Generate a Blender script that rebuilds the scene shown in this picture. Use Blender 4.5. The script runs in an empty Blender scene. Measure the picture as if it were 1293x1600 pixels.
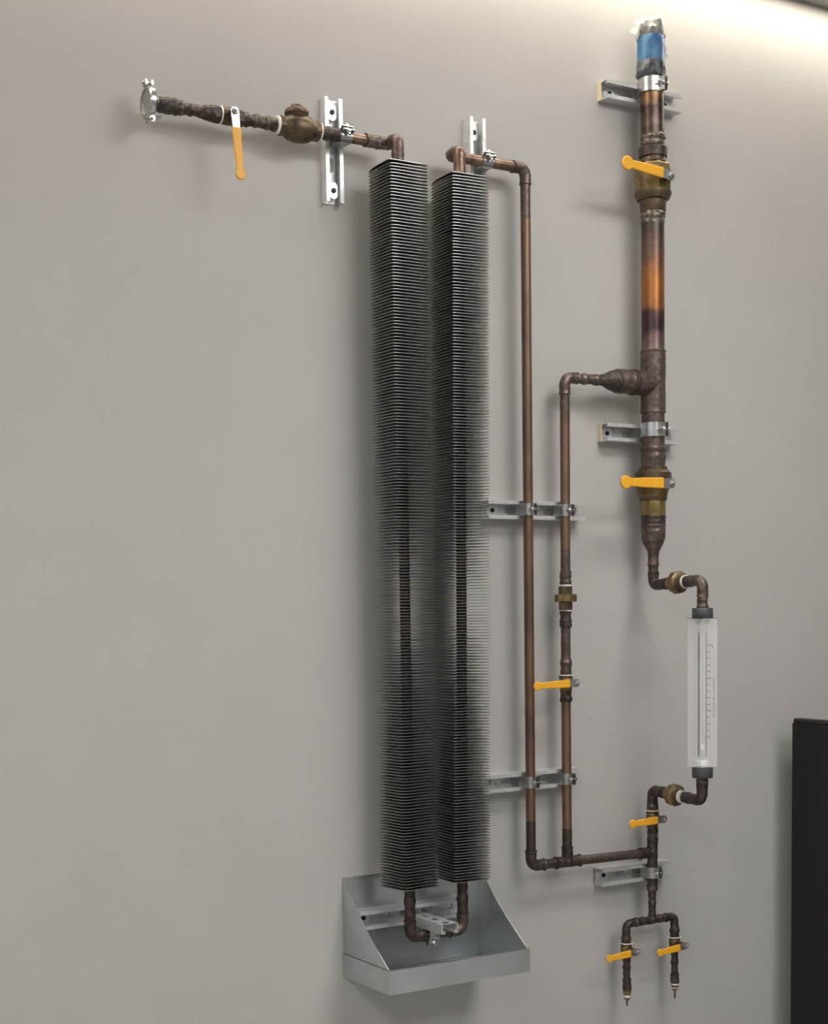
import bpy, math, random
from mathutils import Vector, Matrix, noise
random.seed(7)
V = Vector
PI = math.pi
scene = bpy.context.scene
col = scene.collection

# ------------------------------------------------------------------ camera
cd = bpy.data.cameras.new('camera'); cam = bpy.data.objects.new('camera', cd); col.objects.link(cam)
cd.sensor_fit = 'HORIZONTAL'; cd.sensor_width = 36.0
cd.lens = 2334.0 / 1293.0 * 36.0
cd.shift_x = (646.5 - 641.0) / 1293.0
cd.shift_y = (1141.0 - 800.0) / 1293.0
cd.clip_start = 0.05
right = V((0.8513132, -0.5244380, -0.0151845))
down = V((-0.0560986, -0.0622120, -0.9964851))
fwd = V((0.5216500, 0.8491728, -0.0823821))
m = Matrix.Identity(4)
for r in range(3):
    m[r][0] = right[r]; m[r][1] = -down[r]; m[r][2] = -fwd[r]
m.translation = V((-1.7216, -2.78, 1.5))
cam.matrix_world = m
scene.camera = cam

# ------------------------------------------------------------------ world, exposure
w = bpy.data.worlds.new('world'); scene.world = w; w.use_nodes = True
w.node_tree.nodes['Background'].inputs[0].default_value = (0.75, 0.78, 0.85, 1)
w.node_tree.nodes['Background'].inputs[1].default_value = 0.0
vs = scene.view_settings
vs.view_transform = 'Standard'; vs.look = 'None'; vs.gamma = 1.0; vs.use_curve_mapping = False
vs.exposure = 0.0
LAMP_SLOT = 16.0      # narrow strip light running along the wall
LAMP_ROOM = 14.0       # the ceiling panels

# ------------------------------------------------------------------ materials
MAT = {}
def mat(name, color, rough=0.5, metal=0.0, var=None, scale=40.0, amount=0.5, bump=0.0, bscale=200.0,
        stretch=(1, 1, 1), trans=0.0, alpha=1.0, coat=0.0, emit=None, estr=0.0, detail=3.0, lo=0.35, hi=0.65, rvar=0.0):
    M_ = bpy.data.materials.new(name); M_.use_nodes = True
    nt = M_.node_tree; b = nt.nodes['Principled BSDF']
    b.inputs['Base Color'].default_value = (*color, 1)
    b.inputs['Roughness'].default_value = rough
    b.inputs['Metallic'].default_value = metal
    b.inputs['Transmission Weight'].default_value = trans
    b.inputs['Alpha'].default_value = alpha
    b.inputs['Coat Weight'].default_value = coat
    if emit:
        b.inputs['Emission Color'].default_value = (*emit, 1); b.inputs['Emission Strength'].default_value = estr
    if var or bump:
        geo = nt.nodes.new('ShaderNodeNewGeometry')
        mp = nt.nodes.new('ShaderNodeMapping'); mp.inputs['Scale'].default_value = stretch
        nt.links.new(geo.outputs['Position'], mp.inputs['Vector'])
    if var:
        nz = nt.nodes.new('ShaderNodeTexNoise'); nz.inputs['Scale'].default_value = scale
        nz.inputs['Detail'].default_value = detail
        nt.links.new(mp.outputs[0], nz.inputs['Vector'])
        rp = nt.nodes.new('ShaderNodeValToRGB')
        rp.color_ramp.elements[0].position = lo; rp.color_ramp.elements[1].position = hi
        cols = [color] + list(var)
        for i, c in enumerate(cols):
            if i == 0: e = rp.color_ramp.elements[0]
            elif i == len(cols) - 1: e = rp.color_ramp.elements[len(rp.color_ramp.elements) - 1]
            else: e = rp.color_ramp.elements.new(lo + (hi - lo) * i / (len(cols) - 1))
            e.color = (*c, 1)
        nt.links.new(nz.outputs['Fac'], rp.inputs[0])
        nt.links.new(rp.outputs[0], b.inputs['Base Color'])
        if rvar:
            mr = nt.nodes.new('ShaderNodeMapRange')
            mr.inputs[3].default_value = rough - rvar; mr.inputs[4].default_value = rough + rvar
            nt.links.new(nz.outputs['Fac'], mr.inputs[0]); nt.links.new(mr.outputs[0], b.inputs['Roughness'])
    if bump:
        n2 = nt.nodes.new('ShaderNodeTexNoise'); n2.inputs['Scale'].default_value = bscale
        n2.inputs['Detail'].default_value = 2.0
        nt.links.new(mp.outputs[0], n2.inputs['Vector'])
        bp = nt.nodes.new('ShaderNodeBump'); bp.inputs['Strength'].default_value = bump
        bp.inputs['Distance'].default_value = 0.001
        nt.links.new(n2.outputs['Fac'], bp.inputs['Height']); nt.links.new(bp.outputs[0], b.inputs['Normal'])
    MAT[name] = M_
    return M_

mat('wall_paint', (0.430, 0.416, 0.400), 0.75, var=[(0.443, 0.429, 0.413)], scale=6, bump=0.12, bscale=350)
mat('ceiling_tile', (0.62, 0.61, 0.58), 0.9, var=[(0.55, 0.54, 0.51)], scale=120, bump=0.4, bscale=300)
mat('ceiling_metal', (0.30, 0.30, 0.26), 0.5)
mat('floor_vinyl', (0.42, 0.41, 0.40), 0.5, var=[(0.46, 0.45, 0.44)], scale=9)
mat('rubber', (0.03, 0.03, 0.03), 0.6)
mat('lamp_frame', (0.75, 0.75, 0.72), 0.4)
mat('lamp_slot', (0.9, 0.9, 0.85), 0.5, emit=(1.0, 0.92, 0.78), estr=LAMP_SLOT)
mat('lamp_room', (0.9, 0.9, 0.85), 0.5, emit=(1.0, 0.98, 0.965), estr=LAMP_ROOM)
mat('galvanised', (0.62, 0.62, 0.62), 0.40, 0.5, var=[(0.69, 0.69, 0.69), (0.56, 0.56, 0.57)], scale=60, bump=0.05, bscale=150, rvar=0.08)
mat('zinc_strap', (0.42, 0.43, 0.44), 0.3, 0.95, var=[(0.55, 0.56, 0.56)], scale=70)
mat('bolt_zinc', (0.6, 0.6, 0.58), 0.28, 0.95)
mat('screw_dark', (0.025, 0.025, 0.03), 0.45, 0.5)
mat('washer', (0.80, 0.82, 0.86), 0.35, 0.5)
mat('sheet_zinc', (0.50, 0.535, 0.54), 0.27, 0.88, var=[(0.55, 0.585, 0.59), (0.48, 0.515, 0.52)], scale=8)
mat('fin_metal', (0.42, 0.42, 0.41), 0.33, 1.0, var=[(0.50, 0.50, 0.49)], scale=25)
mat('cream_plate', (0.62, 0.55, 0.38), 0.6)
mat('stainless', (0.55, 0.545, 0.525), 0.24, 1.0)
mat('cap_steel', (0.36, 0.35, 0.33), 0.4, 0.7)
mat('copper_pipe', (0.165, 0.108, 0.072), 0.40, 0.7, var=[(0.215, 0.140, 0.090), (0.185, 0.115, 0.085), (0.125, 0.085, 0.062)], scale=9, lo=0.3, hi=0.7, stretch=(3, 3, 1))
mat('copper_fitting', (0.112, 0.082, 0.070), 0.42, 0.6, var=[(0.150, 0.110, 0.095), (0.080, 0.062, 0.055), (0.135, 0.108, 0.088)], scale=55, lo=0.3, hi=0.7, bump=0.35, bscale=260, rvar=0.1)
mat('copper_dark', (0.050, 0.039, 0.034), 0.46, 0.5, var=[(0.080, 0.058, 0.049), (0.036, 0.030, 0.028), (0.095, 0.072, 0.062)], scale=60, lo=0.3, hi=0.7, bump=0.5, bscale=240, rvar=0.12)
mat('copper_bright', (0.21, 0.130, 0.090), 0.38, 0.75, var=[(0.145, 0.097, 0.072), (0.32, 0.205, 0.150)], scale=30, lo=0.3, hi=0.7)
mat('solder', (0.13, 0.105, 0.080), 0.45, 0.6, var=[(0.065, 0.05, 0.043), (0.24, 0.215, 0.165), (0.075, 0.058, 0.048)], scale=130, lo=0.32, hi=0.7, bump=0.6, bscale=400)
mat('brass_old', (0.17, 0.120, 0.050), 0.42, 0.75, var=[(0.25, 0.185, 0.080), (0.12, 0.085, 0.040)], scale=35, bump=0.15, bscale=300)
mat('brass_brown', (0.085, 0.060, 0.036), 0.42, 0.6, var=[(0.125, 0.088, 0.052), (0.062, 0.045, 0.030)], scale=35, bump=0.3, bscale=300)
mat('brass_clean', (0.36, 0.29, 0.115), 0.36, 0.85, var=[(0.25, 0.19, 0.075)], scale=30)
mat('thread_tape', (0.78, 0.76, 0.70), 0.6)
mat('yellow_grip', (0.80, 0.40, 0.025), 0.42, var=[(0.78, 0.37, 0.020)], scale=60)
mat('lever_steel', (0.40, 0.40, 0.40), 0.35, 0.85)
mat('dark_pvc', (0.050, 0.056, 0.060), 0.45)
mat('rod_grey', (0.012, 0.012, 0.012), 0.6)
mat('print_black', (0.05, 0.05, 0.05), 0.6)
mat('float_white', (0.75, 0.75, 0.75), 0.35)
mat('black_panel', (0.0035, 0.0035, 0.0045), 0.75, var=[(0.005, 0.005, 0.0062)], scale=300, detail=1)
mat('black_trim', (0.012, 0.012, 0.013), 0.4)
mat('blue_tape', (0.030, 0.125, 0.300), 0.4, var=[(0.060, 0.200, 0.330), (0.024, 0.095, 0.280)], scale=25)
mat('tape_dark', (0.020, 0.026, 0.035), 0.4, var=[(0.10, 0.11, 0.12), (0.016, 0.022, 0.032)], scale=38)
mat('grey_foil', (0.17, 0.165, 0.155), 0.4, 0.2, var=[(0.28, 0.275, 0.265), (0.13, 0.125, 0.12)], scale=40)

def mix_clear(name, color, rough, fac):
    """clear plastic: part of the light goes straight through, the rest meets a glossy white plastic"""
    M_ = mat(name, color, rough)
    nt = M_.node_tree; b = nt.nodes['Principled BSDF']; out = nt.nodes['Material Output']
    t = nt.nodes.new('ShaderNodeBsdfTransparent'); mx = nt.nodes.new('ShaderNodeMixShader')
    mx.inputs[0].default_value = fac
    nt.links.new(t.outputs[0], mx.inputs[1]); nt.links.new(b.outputs[0], mx.inputs[2]); nt.links.new(mx.outputs[0], out.inputs[0])
mix_clear('acrylic', (0.95, 0.95, 0.96), 0.06, 0.28)
mix_clear('bore_clear', (0.55, 0.55, 0.56), 0.1, 0.12)
mix_clear('plastic_film', (0.60, 0.60, 0.58), 0.2, 0.28)

def riser_material():
    """large copper pipe with its heat-tinted bands: grey, brown, a bright orange band, purple, dull pink"""
    M_ = bpy.data.materials.new('copper_riser'); M_.use_nodes = True
    nt = M_.node_tree; b = nt.nodes['Principled BSDF']
    b.inputs['Metallic'].default_value = 0.8; b.inputs['Roughness'].default_value = 0.36
    geo = nt.nodes.new('ShaderNodeNewGeometry'); sep = nt.nodes.new('ShaderNodeSeparateXYZ')
    nt.links.new(geo.outputs['Position'], sep.inputs[0])
    nz = nt.nodes.new('ShaderNodeTexNoise'); nz.inputs['Scale'].default_value = 28; nz.inputs['Detail'].default_value = 3
    nt.links.new(geo.outputs['Position'], nz.inputs['Vector'])
    ml = nt.nodes.new('ShaderNodeMath'); ml.operation = 'MULTIPLY_ADD'; ml.inputs[1].default_value = 0.07; ml.inputs[2].default_value = -0.035
    nt.links.new(nz.outputs['Fac'], ml.inputs[0])
    ad = nt.nodes.new('ShaderNodeMath'); ad.operation = 'ADD'
    nt.links.new(sep.outputs['Z'], ad.inputs[0]); nt.links.new(ml.outputs[0], ad.inputs[1])
    mr = nt.nodes.new('ShaderNodeMapRange'); mr.inputs[1].default_value = 1.85; mr.inputs[2].default_value = 2.70
    nt.links.new(ad.outputs[0], mr.inputs[0])
    rp = nt.nodes.new('ShaderNodeValToRGB'); cr = rp.color_ramp
    f_ = lambda z: (z - 1.85) / 0.85
    stops = [(1.86, (0.14, 0.085, 0.07)), (2.085, (0.22, 0.16, 0.145)), (2.115, (0.17, 0.11, 0.11)), (2.14, (0.050, 0.034, 0.042)), (2.165, (0.09, 0.05, 0.045)),
             (2.185, (0.30, 0.130, 0.050)), (2.235, (0.37, 0.150, 0.045)), (2.285, (0.20, 0.105, 0.068)), (2.325, (0.14, 0.09, 0.075)), (2.36, (0.07, 0.055, 0.045)), (2.40, (0.12, 0.105, 0.09)),
             (2.58, (0.075, 0.058, 0.048)), (2.605, (0.13, 0.09, 0.075)), (2.627, (0.045, 0.032, 0.030)), (2.65, (0.20, 0.115, 0.060)), (2.69, (0.22, 0.12, 0.06))]
    for i, (z, c) in enumerate(stops):
        e = cr.elements[0] if i == 0 else (cr.elements[len(cr.elements) - 1] if i == len(stops) - 1 else cr.elements.new(f_(z)))
        e.position = f_(z); e.color = (*c, 1)
    for (z, c) in stops:      # positions may have been re-sorted while adding
        pass
    nt.links.new(mr.outputs[0], rp.inputs[0])
    n3 = nt.nodes.new('ShaderNodeTexNoise'); n3.inputs['Scale'].default_value = 90; n3.inputs['Detail'].default_value = 4
    nt.links.new(geo.outputs['Position'], n3.inputs['Vector'])
    r3 = nt.nodes.new('ShaderNodeMapRange'); r3.inputs[3].default_value = 0.65; r3.inputs[4].default_value = 1.3
    nt.links.new(n3.outputs['Fac'], r3.inputs[0])
    mx = nt.nodes.new('ShaderNodeMix'); mx.data_type = 'RGBA'; mx.blend_type = 'MULTIPLY'; mx.inputs[0].default_value = 1.0
    nt.links.new(rp.outputs[0], mx.inputs[6]); nt.links.new(r3.outputs[0], mx.inputs[7])
    nt.links.new(mx.outputs[2], b.inputs['Base Color'])
    MAT['copper_riser'] = M_
riser_material()

# ------------------------------------------------------------------ mesh helpers
def frame_of(d):
    d = V(d).normalized()
    a = V((0, 0, 1)) if abs(d.z) < 0.9 else V((1, 0, 0))
    u = d.cross(a).normalized(); v = d.cross(u).normalized()
    return u, v

class MB:
    def __init__(s): s.v = []; s.f = []
    def add(s, vs, fs):
        o = len(s.v); s.v += [V(p) for p in vs]; s.f += [tuple(i + o for i in f) for f in fs]
    def box(s, c, h, ax=None):
        c = V(c); ax = ax or (V((1, 0, 0)), V((0, 1, 0)), V((0, 0, 1)))
        vs = [c + ax[0] * (h[0] * i) + ax[1] * (h[1] * j) + ax[2] * (h[2] * k) for i in (-1, 1) for j in (-1, 1) for k in (-1, 1)]
        s.add(vs, [(0, 1, 3, 2), (4, 6, 7, 5), (0, 4, 5, 1), (2, 3, 7, 6), (0, 2, 6, 4), (1, 5, 7, 3)])
        return s
    def b2(s, lo, hi):
        return s.box([(a + b) / 2 for a, b in zip(lo, hi)], [abs(b - a) / 2 for a, b in zip(lo, hi)])
    def rings(s, rings, caps=True, closed=False):
        n = len(rings[0]); o = len(s.v)
        for r in rings: s.v += [V(p) for p in r]
        for i in range(len(rings) - 1):
            for j in range(n):
                a = o + i * n + j; b = o + i * n + (j + 1) % n
                s.f.append((a, b, b + n, a + n))
        if caps:
            s.f.append(tuple(o + j for j in reversed(range(n))))
            s.f.append(tuple(o + (len(rings) - 1) * n + j for j in range(n)))
        return s
    def sweep(s, pts, rad, seg=16, nz=0.0, nscale=60.0, caps=True):
        pts = [V(p) for p in pts]; n = len(pts)
        rad = rad if isinstance(rad, (list, tuple)) else [rad] * n
        tang = []
        for i in range(n):
            a = pts[max(i - 1, 0)]; b = pts[min(i + 1, n - 1)]; tang.append((b - a).normalized())
        u, v = frame_of(tang[0]); R = []
        for i in range(n):
            if i:
                q = tang[i - 1].rotation_difference(tang[i]); u = q @ u; v = q @ v
            ring = []
            for k in range(seg):
                a = 2 * PI * k / seg; d = u * math.cos(a) + v * math.sin(a); p = pts[i] + d * rad[i]
                if nz: p = p + d * (noise.noise(p * nscale) * nz)
                ring.append(p)
            R.append(ring)
        return s.rings(R, caps)
    def lathe(s, o, d, prof, seg=20, nz=0.0, nscale=60.0, phase=0.0, up=None, caps=True):
        o = V(o); d = V(d).normalized()
        if up is not None:
            u = V(up).normalized(); v = d.cross(u).normalized()
        else: u, v = frame_of(d)
        R = []
        for (t, r) in prof:
            ring = []
            for k in range(seg):
                a = 2 * PI * k / seg + phase; e = u * math.cos(a) + v * math.sin(a); p = o + d * t + e * max(r, 0.0002)
                if nz: p = p + e * (noise.noise(p * nscale) * nz)
                ring.append(p)
            R.append(ring)
        return s.rings(R, caps)
    def prism(s, outline, o, u, v, w, t0, t1):
        """outline: (a, b) pairs in the u, v plane at o, pushed out along w from t0 to t1"""
        o = V(o); u = V(u); v = V(v); w = V(w)
        return s.rings([[o + u * a + v * b + w * t for a, b in outline] for t in (t0, t1)])
    def strip(s, path, w0, wdir, th):
        """a flat metal strip: path of (pos) points in a plane, thickness th in the plane, width w0 along wdir"""
        path = [V(p) for p in path]; wdir = V(wdir).normalized(); R = []
        for i, p in enumerate(path):
            a = path[max(i - 1, 0)]; b = path[min(i + 1, len(path) - 1)]
            t = (b - a).normalized(); nn = wdir.cross(t).normalized()
            R.append([p + nn * th / 2 + wdir * w0 / 2, p - nn * th / 2 + wdir * w0 / 2, p - nn * th / 2 - wdir * w0 / 2, p + nn * th / 2 - wdir * w0 / 2])
        return s.rings(R)
    def build(s, name, material, parent=None, smooth=True, sharp=38, bevel=0.0, kind=None):
        lo = V([min(p[i] for p in s.v) for i in range(3)]); hi = V([max(p[i] for p in s.v) for i in range(3)])
        c = (lo + hi) / 2
        if parent is None: c.z = lo.z
        me = bpy.data.meshes.new(name)
        me.from_pydata([p - c for p in s.v], [], s.f); me.validate(); me.update()
        import bmesh
        bm = bmesh.new(); bm.from_mesh(me); bmesh.ops.recalc_face_normals(bm, faces=bm.faces); bm.to_mesh(me); bm.free()
        if smooth:
            me.polygons.foreach_set('use_smooth', [True] * len(me.polygons))
            me.set_sharp_from_angle(angle=math.radians(sharp))
        me.materials.append(MAT[material])
        ob = bpy.data.objects.new(name, me); col.objects.link(ob)
        if parent is not None:
            ob.parent = parent; ob.location = c - world_loc(parent)
        else: ob.location = c
        if bevel:
            md = ob.modifiers.new('edge', 'BEVEL'); md.width = bevel; md.segments = 2; md.limit_method = 'ANGLE'
        if kind: ob['kind'] = kind
        return ob

def world_loc(o):
    l = V(o.location)
    while o.parent: o = o.parent; l = l + o.location
    return l

def thing(name, label, cat, loc, group=None):
    o = bpy.data.objects.new(name, None); col.objects.link(o); o.location = loc
    o.empty_display_size = 0.02
    return tag(o, label, cat, group)
def tag(o, label, cat, group=None):
    o['label'] = label; o['category'] = cat
    if group: o['group'] = group
    return o
def struct(o): o['kind'] = 'structure'; return o

def fillet(pts, R, n=7):
    pts = [V(p) for p in pts]; out = [pts[0]]
    for i in range(1, len(pts) - 1):
        p = pts[i]; a = (pts[i - 1] - p); b = (pts[i + 1] - p); la = a.length; lb = b.length; a.normalize(); b.normalize()
        ang = a.angle(b); cut = min(R / math.tan(ang / 2), la * 0.49, lb * 0.49); r = cut * math.tan(ang / 2)
        s0 = p + a * cut; s1 = p + b * cut; c = p + (a + b).normalized() * (r / math.sin(ang / 2))
        e0 = s0 - c; e1 = s1 - c; tot = e0.angle(e1); ax = e0.cross(e1).normalized()
        for k in range(n + 1): out.append(c + Matrix.Rotation(tot * k / n, 3, ax) @ e0)
    out.append(pts[-1]); return out
def sub(p0, p1, n): return [V(p0).lerp(V(p1), i / n) for i in range(n + 1)]

# pipework pieces
def pipe(par, pts, r, material='copper_pipe', R=0.0, name='pipe', nz=0.0):
    p = fillet(pts, R) if R else [V(q) for q in pts]
    q = []
    for i in range(len(p) - 1):
        n = max(1, int((p[i + 1] - p[i]).length / 0.04)); q += sub(p[i], p[i + 1], n)[:-1]
    q.append(p[-1])
    return MB().sweep(q, r, 20, nz).build(name, material, par)
def sleeve(par, p0, p1, r, material='copper_fitting', bead=0.0016, nz=0.0012, name='coupling', taper=None):
    """a soldered sleeve with a swollen bead at each end"""
    p0 = V(p0); p1 = V(p1); L = (p1 - p0).length; n = max(9, int(L / 0.0025)); rad = []
    for i in range(n + 1):
        x = i / n * L; e = min(x, L - x); b = bead * math.exp(-(e / 0.0030) ** 2) if bead else 0
        rr = r if taper is None else r + (taper - r) * i / n
        rad.append(rr + b)
    return MB().sweep(sub(p0, p1, n), rad, 24, nz, 130).build(name, material, par)
def ring(par, p, d, r, h=0.004, material='solder', nz=0.0018, name='solder_joint'):
    d = V(d).normalized()
    prof = [(-h, r - h * 0.9), (-h * .7, r + h * .05), (0, r + h * .42), (h * .7, r + h * .05), (h, r - h * 0.9)]
    return MB().lathe(p, d, prof, 28, nz, 170).build(name, material, par)
def tape(par, p, d, r, h=0.0022):
    return MB().lathe(p, d, [(-h, r * .8), (-h, r), (h, r), (h, r * .8)], 24, 0.0004, 200).build('thread_tape', 'thread_tape', par)
def elbow(par, a, c, b, r, R=0.016, material='copper_fitting', bead=0.0014, nz=0.0009):
    """an elbow from a round the corner c to b, beads at both mouths"""
    p = fillet([a, c, b], R, 10); q = []
    for i in range(len(p) - 1):
        n = max(1, int((p[i + 1] - p[i]).length / 0.003)); q += sub(p[i], p[i + 1], n)[:-1]
    q.append(p[-1]); s = [0]
    for i in range(1, len(q)): s.append(s[-1] + (q[i] - q[i - 1]).length)
    rad = [r + bead * math.exp(-(min(x, s[-1] - x) / 0.0028) ** 2) for x in s]
    return MB().sweep(q, rad, 22, nz, 120).build('elbow', material, par)
def lumpy(par, p0, p1, r, lumps, material='copper_dark', nz=0.0014, name='pipe', seed=0.0):
    """pipe with swollen solder lumps: lumps = (fraction, half width, height)"""
    p0 = V(p0); p1 = V(p1); L = (p1 - p0).length; n = max(8, int(L / 0.0025)); rad = []
    for i in range(n + 1):
        x = i / n; rad.append(r + sum(h * math.exp(-((x - c) * L / w_) ** 2) for c, w_, h in lumps))
    return MB().sweep(sub(p0, p1, n), rad, 22, nz, 95 + seed).build(name, material, par)
def hexnut(par, p, d, r, h, material, name='hex_nut', seg=6, phase=0.0, up=None):
    ch = min(h * .18, r * .12)
    return MB().lathe(p, d, [(-h, r * .88), (-h + ch, r), (h - ch, r), (h, r * .88)], seg, phase=phase, up=up).build(name, material, par, sharp=25)

# ------------------------------------------------------------------ the setting
CZ = 3.0
X0, X1, Y0 = -4.35, 3.45, -4.55
struct(MB().b2((X0 - .1, 0, -.1), (X1 + .1, .12, CZ + .1)).build('wall_back', 'wall_paint'))
struct(MB().b2((X0 - .12, Y0, -.1), (X0, 0, CZ + .1)).build('wall_left', 'wall_paint'))
struct(MB().b2((X1, Y0, -.1), (X1 + .12, 0, CZ + .1)).build('wall_right', 'wall_paint'))
struct(MB().b2((X0 - .1, Y0 - .12, -.1), (X1 + .1, Y0, CZ + .1)).build('wall_front', 'wall_paint'))
struct(MB().b2((X0 - .1, Y0 - .1, -.1), (X1 + .1, .1, 0)).build('floor', 'floor_vinyl'))
struct(MB().b2((X0, -.012, 0), (X1, 0, .10)).build('baseboard_back', 'rubber'))
ceil = struct(MB().b2((X0 - .1, Y0 - .1, CZ + .10), (X1 + .1, .1, CZ + .16)).build('ceiling', 'ceiling_metal'))
# small scuffs on the paint
wb = bpy.data.objects['wall_back']
for (x, z, w_, h_) in ((.487, 1.228, .0012, .0045), (-.213, 1.432, .0014, .0018)):
    MB().b2((x - w_, -.0004, z - h_), (x + w_, .0002, z + h_)).build('scuff', 'ceiling_metal', wb, smooth=False)
# wall angle that carries the tile edge
struct(MB().b2((X0, -.030, CZ - .002), (X1, 0, CZ)).b2((X0, -.004, CZ - .002), (X1, 0, CZ + .03)).build('trim_1', 'ceiling_metal'))
cols_n = 13; rows_n = 7; YG = -.35
lamp_cells = {(7, 1): ('near_right', 'long ceiling light in front of the riser pipe'), (2, 1): ('near_left', 'long ceiling light in front of the bare stretch of wall')}
for k_, w_ in (((7, 3), 'middle_right'), ((2, 3), 'middle_left'), ((7, 5), 'far_right'), ((2, 5), 'far_left')):
    lamp_cells[k_] = (w_, 'long flat ceiling light set into the tiles over the room')
taken = set()
for (i, j) in lamp_cells: taken |= {(i, j), (i + 1, j)}
tile_me = None
for i in range(cols_n):
    for j in range(rows_n):
        if (i, j) in taken: continue
        x = X0 + .6 * i; y = YG - .6 * j
        if tile_me is None:
            t = MB().b2((x + .012, y - .588, CZ), (x + .588, y - .012, CZ + .015)).build('ceiling_tile', 'ceiling_tile', ceil); tile_me = t
        else:
            t = tile_me.copy(); col.objects.link(t); t.parent = ceil
            t.location = V((x + .3, y - .3, CZ + .0075)) - ceil.location
for i in range(cols_n):   # cut border tiles between the strip light and the grid
    x = X0 + .6 * i
    MB().b2((x + .012, YG + .012, CZ), (x + .588, -.150, CZ + .015)).build('ceiling_tile', 'ceiling_tile', ceil)
grid = MB()
for i in range(cols_n + 1): grid.b2((X0 + .6 * i - .012, Y0, CZ + .001), (X0 + .6 * i + .012, -.15, CZ + .004))
for j in range(rows_n + 1): grid.b2((X0, YG - .6 * j - .012, CZ + .0015), (X1, YG - .6 * j + .012, CZ + .0045))
grid.build('ceiling_grid', 'ceiling_metal', ceil)
t = thing('strip_light_offscreen', 'narrow strip light running along the top of the pipework wall', 'light', ((X0 + X1) / 2, -.1, CZ - .004))
MB().b2((X0, -.042, CZ - .004), (X1, -.031, CZ + .03)).b2((X0, -.150, CZ - .004), (X1, -.128, CZ + .03)).build('frame', 'ceiling_metal', t, smooth=False)
MB().b2((X0, -.128, CZ + .006), (X1, -.042, CZ + .010)).build('strip_diffuser_offscreen', 'lamp_slot', t, smooth=False)
for (i, j), (side_, lw) in lamp_cells.items():
    x = X0 + .6 * i; y = YG - .6 * j
    t = thing('ceiling_light_' + side_ + '_offscreen', lw, 'light', (x + .6, y - .3, CZ - .004), 'ceiling lights')
    fr = MB()
    a, b, c, d = x + .012, x + 1.188, y - .588, y - .012
    for (lo, hi) in (((a, c), (b, c + .03)), ((a, d - .03), (b, d)), ((a, c), (a + .03, d)), ((b - .03, c), (b, d))):
        fr.b2((lo[0], lo[1], CZ - .004), (hi[0], hi[1], CZ + .05))
    fr.build('frame', 'lamp_frame', t, smooth=False)
    MB().b2((a + .03, c + .03, CZ + .008), (b - .03, d - .03, CZ + .012)).build('diffuser_' + side_ + '_offscreen', 'lamp_room', t, smooth=False)

# ------------------------------------------------------------------ strut channels
SW, SD = 0.0413, 0.0350
def stadium_r(a, hw, hl):
    """radius of a slot of half width hw and half length hl at angle a (0 = along the slot)"""
    c, s_ = abs(math.cos(a)), abs(math.sin(a)); st = hl - hw
    if s_ > 1e-6 and hw / s_ * c <= st: return hw / s_
    B = c * st; return B + math.sqrt(max(B * B - (st * st - hw * hw), 0))
def strut(label, p0, p1, n, depth=SD, slots=None, screws=(), raised=0.0, end_plate=None, name='strut_channel', group='strut channels on the wall', pitch=0.05):
    """slotted C channel from p0 to p1 (centre of its back), open towards n"""
    p0 = V(p0); p1 = V(p1); n = V(n).normalized(); L = (p1 - p0).length; a = (p1 - p0).normalized(); l = a.cross(n).normalized()
    lo = min(p0.z, p1.z) - (SW / 2 if abs(a.z) < .5 else 0)
    t = thing(name, label, 'bracket', ((p0.x + p1.x) / 2, (p0.y + p1.y) / 2, lo), group)
    W, T, LIP, IN = SW / 2, .0022, .0065, .0085
    prof = [(-W, 0), (W, 0), (W, depth), (W - IN, depth), (W - IN, depth - LIP), (W - IN + T, depth - LIP), (W - IN + T, depth - T), (W - T, depth - T), (W - T, T),
            (-W + T, T), (-W + T, depth - T), (-W + IN - T, depth - T), (-W + IN - T, depth - LIP), (-W + IN, depth - LIP), (-W + IN, depth), (-W, depth)]
    b = MB()
    # two side walls with their lips
    for sg in (1, -1):
        side = [(sg * q[0], q[1]) for q in [(W, 0), (W, depth), (W - IN, depth), (W - IN, depth - LIP), (W - IN + T, depth - LIP), (W - IN + T, depth - T), (W - T, depth - T), (W - T, 0)]]
        b.rings([[p0 + a * s_ + l * x + n * y for x, y in side] for s_ in (0, L)])
    # back web, cell by cell, a long slot in each
    k = max(1, int(round(L / pitch))); cl = L / k; hw, hl = .0068, min(.0145, cl * .36); ww = W - T
    angs = sorted(set([2 * PI * i / 28 for i in range(28)] + [math.atan2(sy * ww, sx * cl / 2) % (2 * PI) for sx in (1, -1) for sy in (1, -1)]))
    for i in range(k):
        c = p0 + a * (cl * (i + .5)); R = [[], [], [], []]
        for an in angs:
            ca, sa = math.cos(an), math.sin(an)
            ro = min(cl / 2 / abs(ca) if abs(ca) > 1e-6 else 9, ww / abs(sa) if abs(sa) > 1e-6 else 9); ri = stadium_r(an, hw, hl)
            dd = a * ca + l * sa
            R[0].append(c + dd * ro + n * T); R[1].append(c + dd * ri + n * T); R[2].append(c + dd * ri); R[3].append(c + dd * ro)
        b.rings(R, caps=False)
    b.build('channel', 'galvanised', t, smooth=False)
    for s_ in screws:
        c = p0 + a * (L * s_)
        wo = MB(); wo.prism([(sx * .0065 + .0105 * math.cos(q), .0105 * math.sin(q)) for sx, q0 in ((1, -PI / 2), (-1, PI / 2)) for q in [q0 + PI * i / 8 for i in range(9)]], c, a, l, n, T, T + .003 + raised)
        wa = wo.build('washer', 'washer', t)
        MB().lathe(c + n * raised, n, [(T + .002, .0052), (T + .0055, .0052), (T + .007, .0042), (T + .007, .001)], 12).build('screw', 'screw_dark', t)
    if end_plate is not None:
        c = p0 if end_plate == 0 else p1
        MB().box(c + n * (depth * .20) - a * .0010, (.0010, depth * .20, W), (a, n, l)).build('end_plate', 'cream_plate', t, smooth=False)
    return t
N = V((0, -1, 0))
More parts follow.
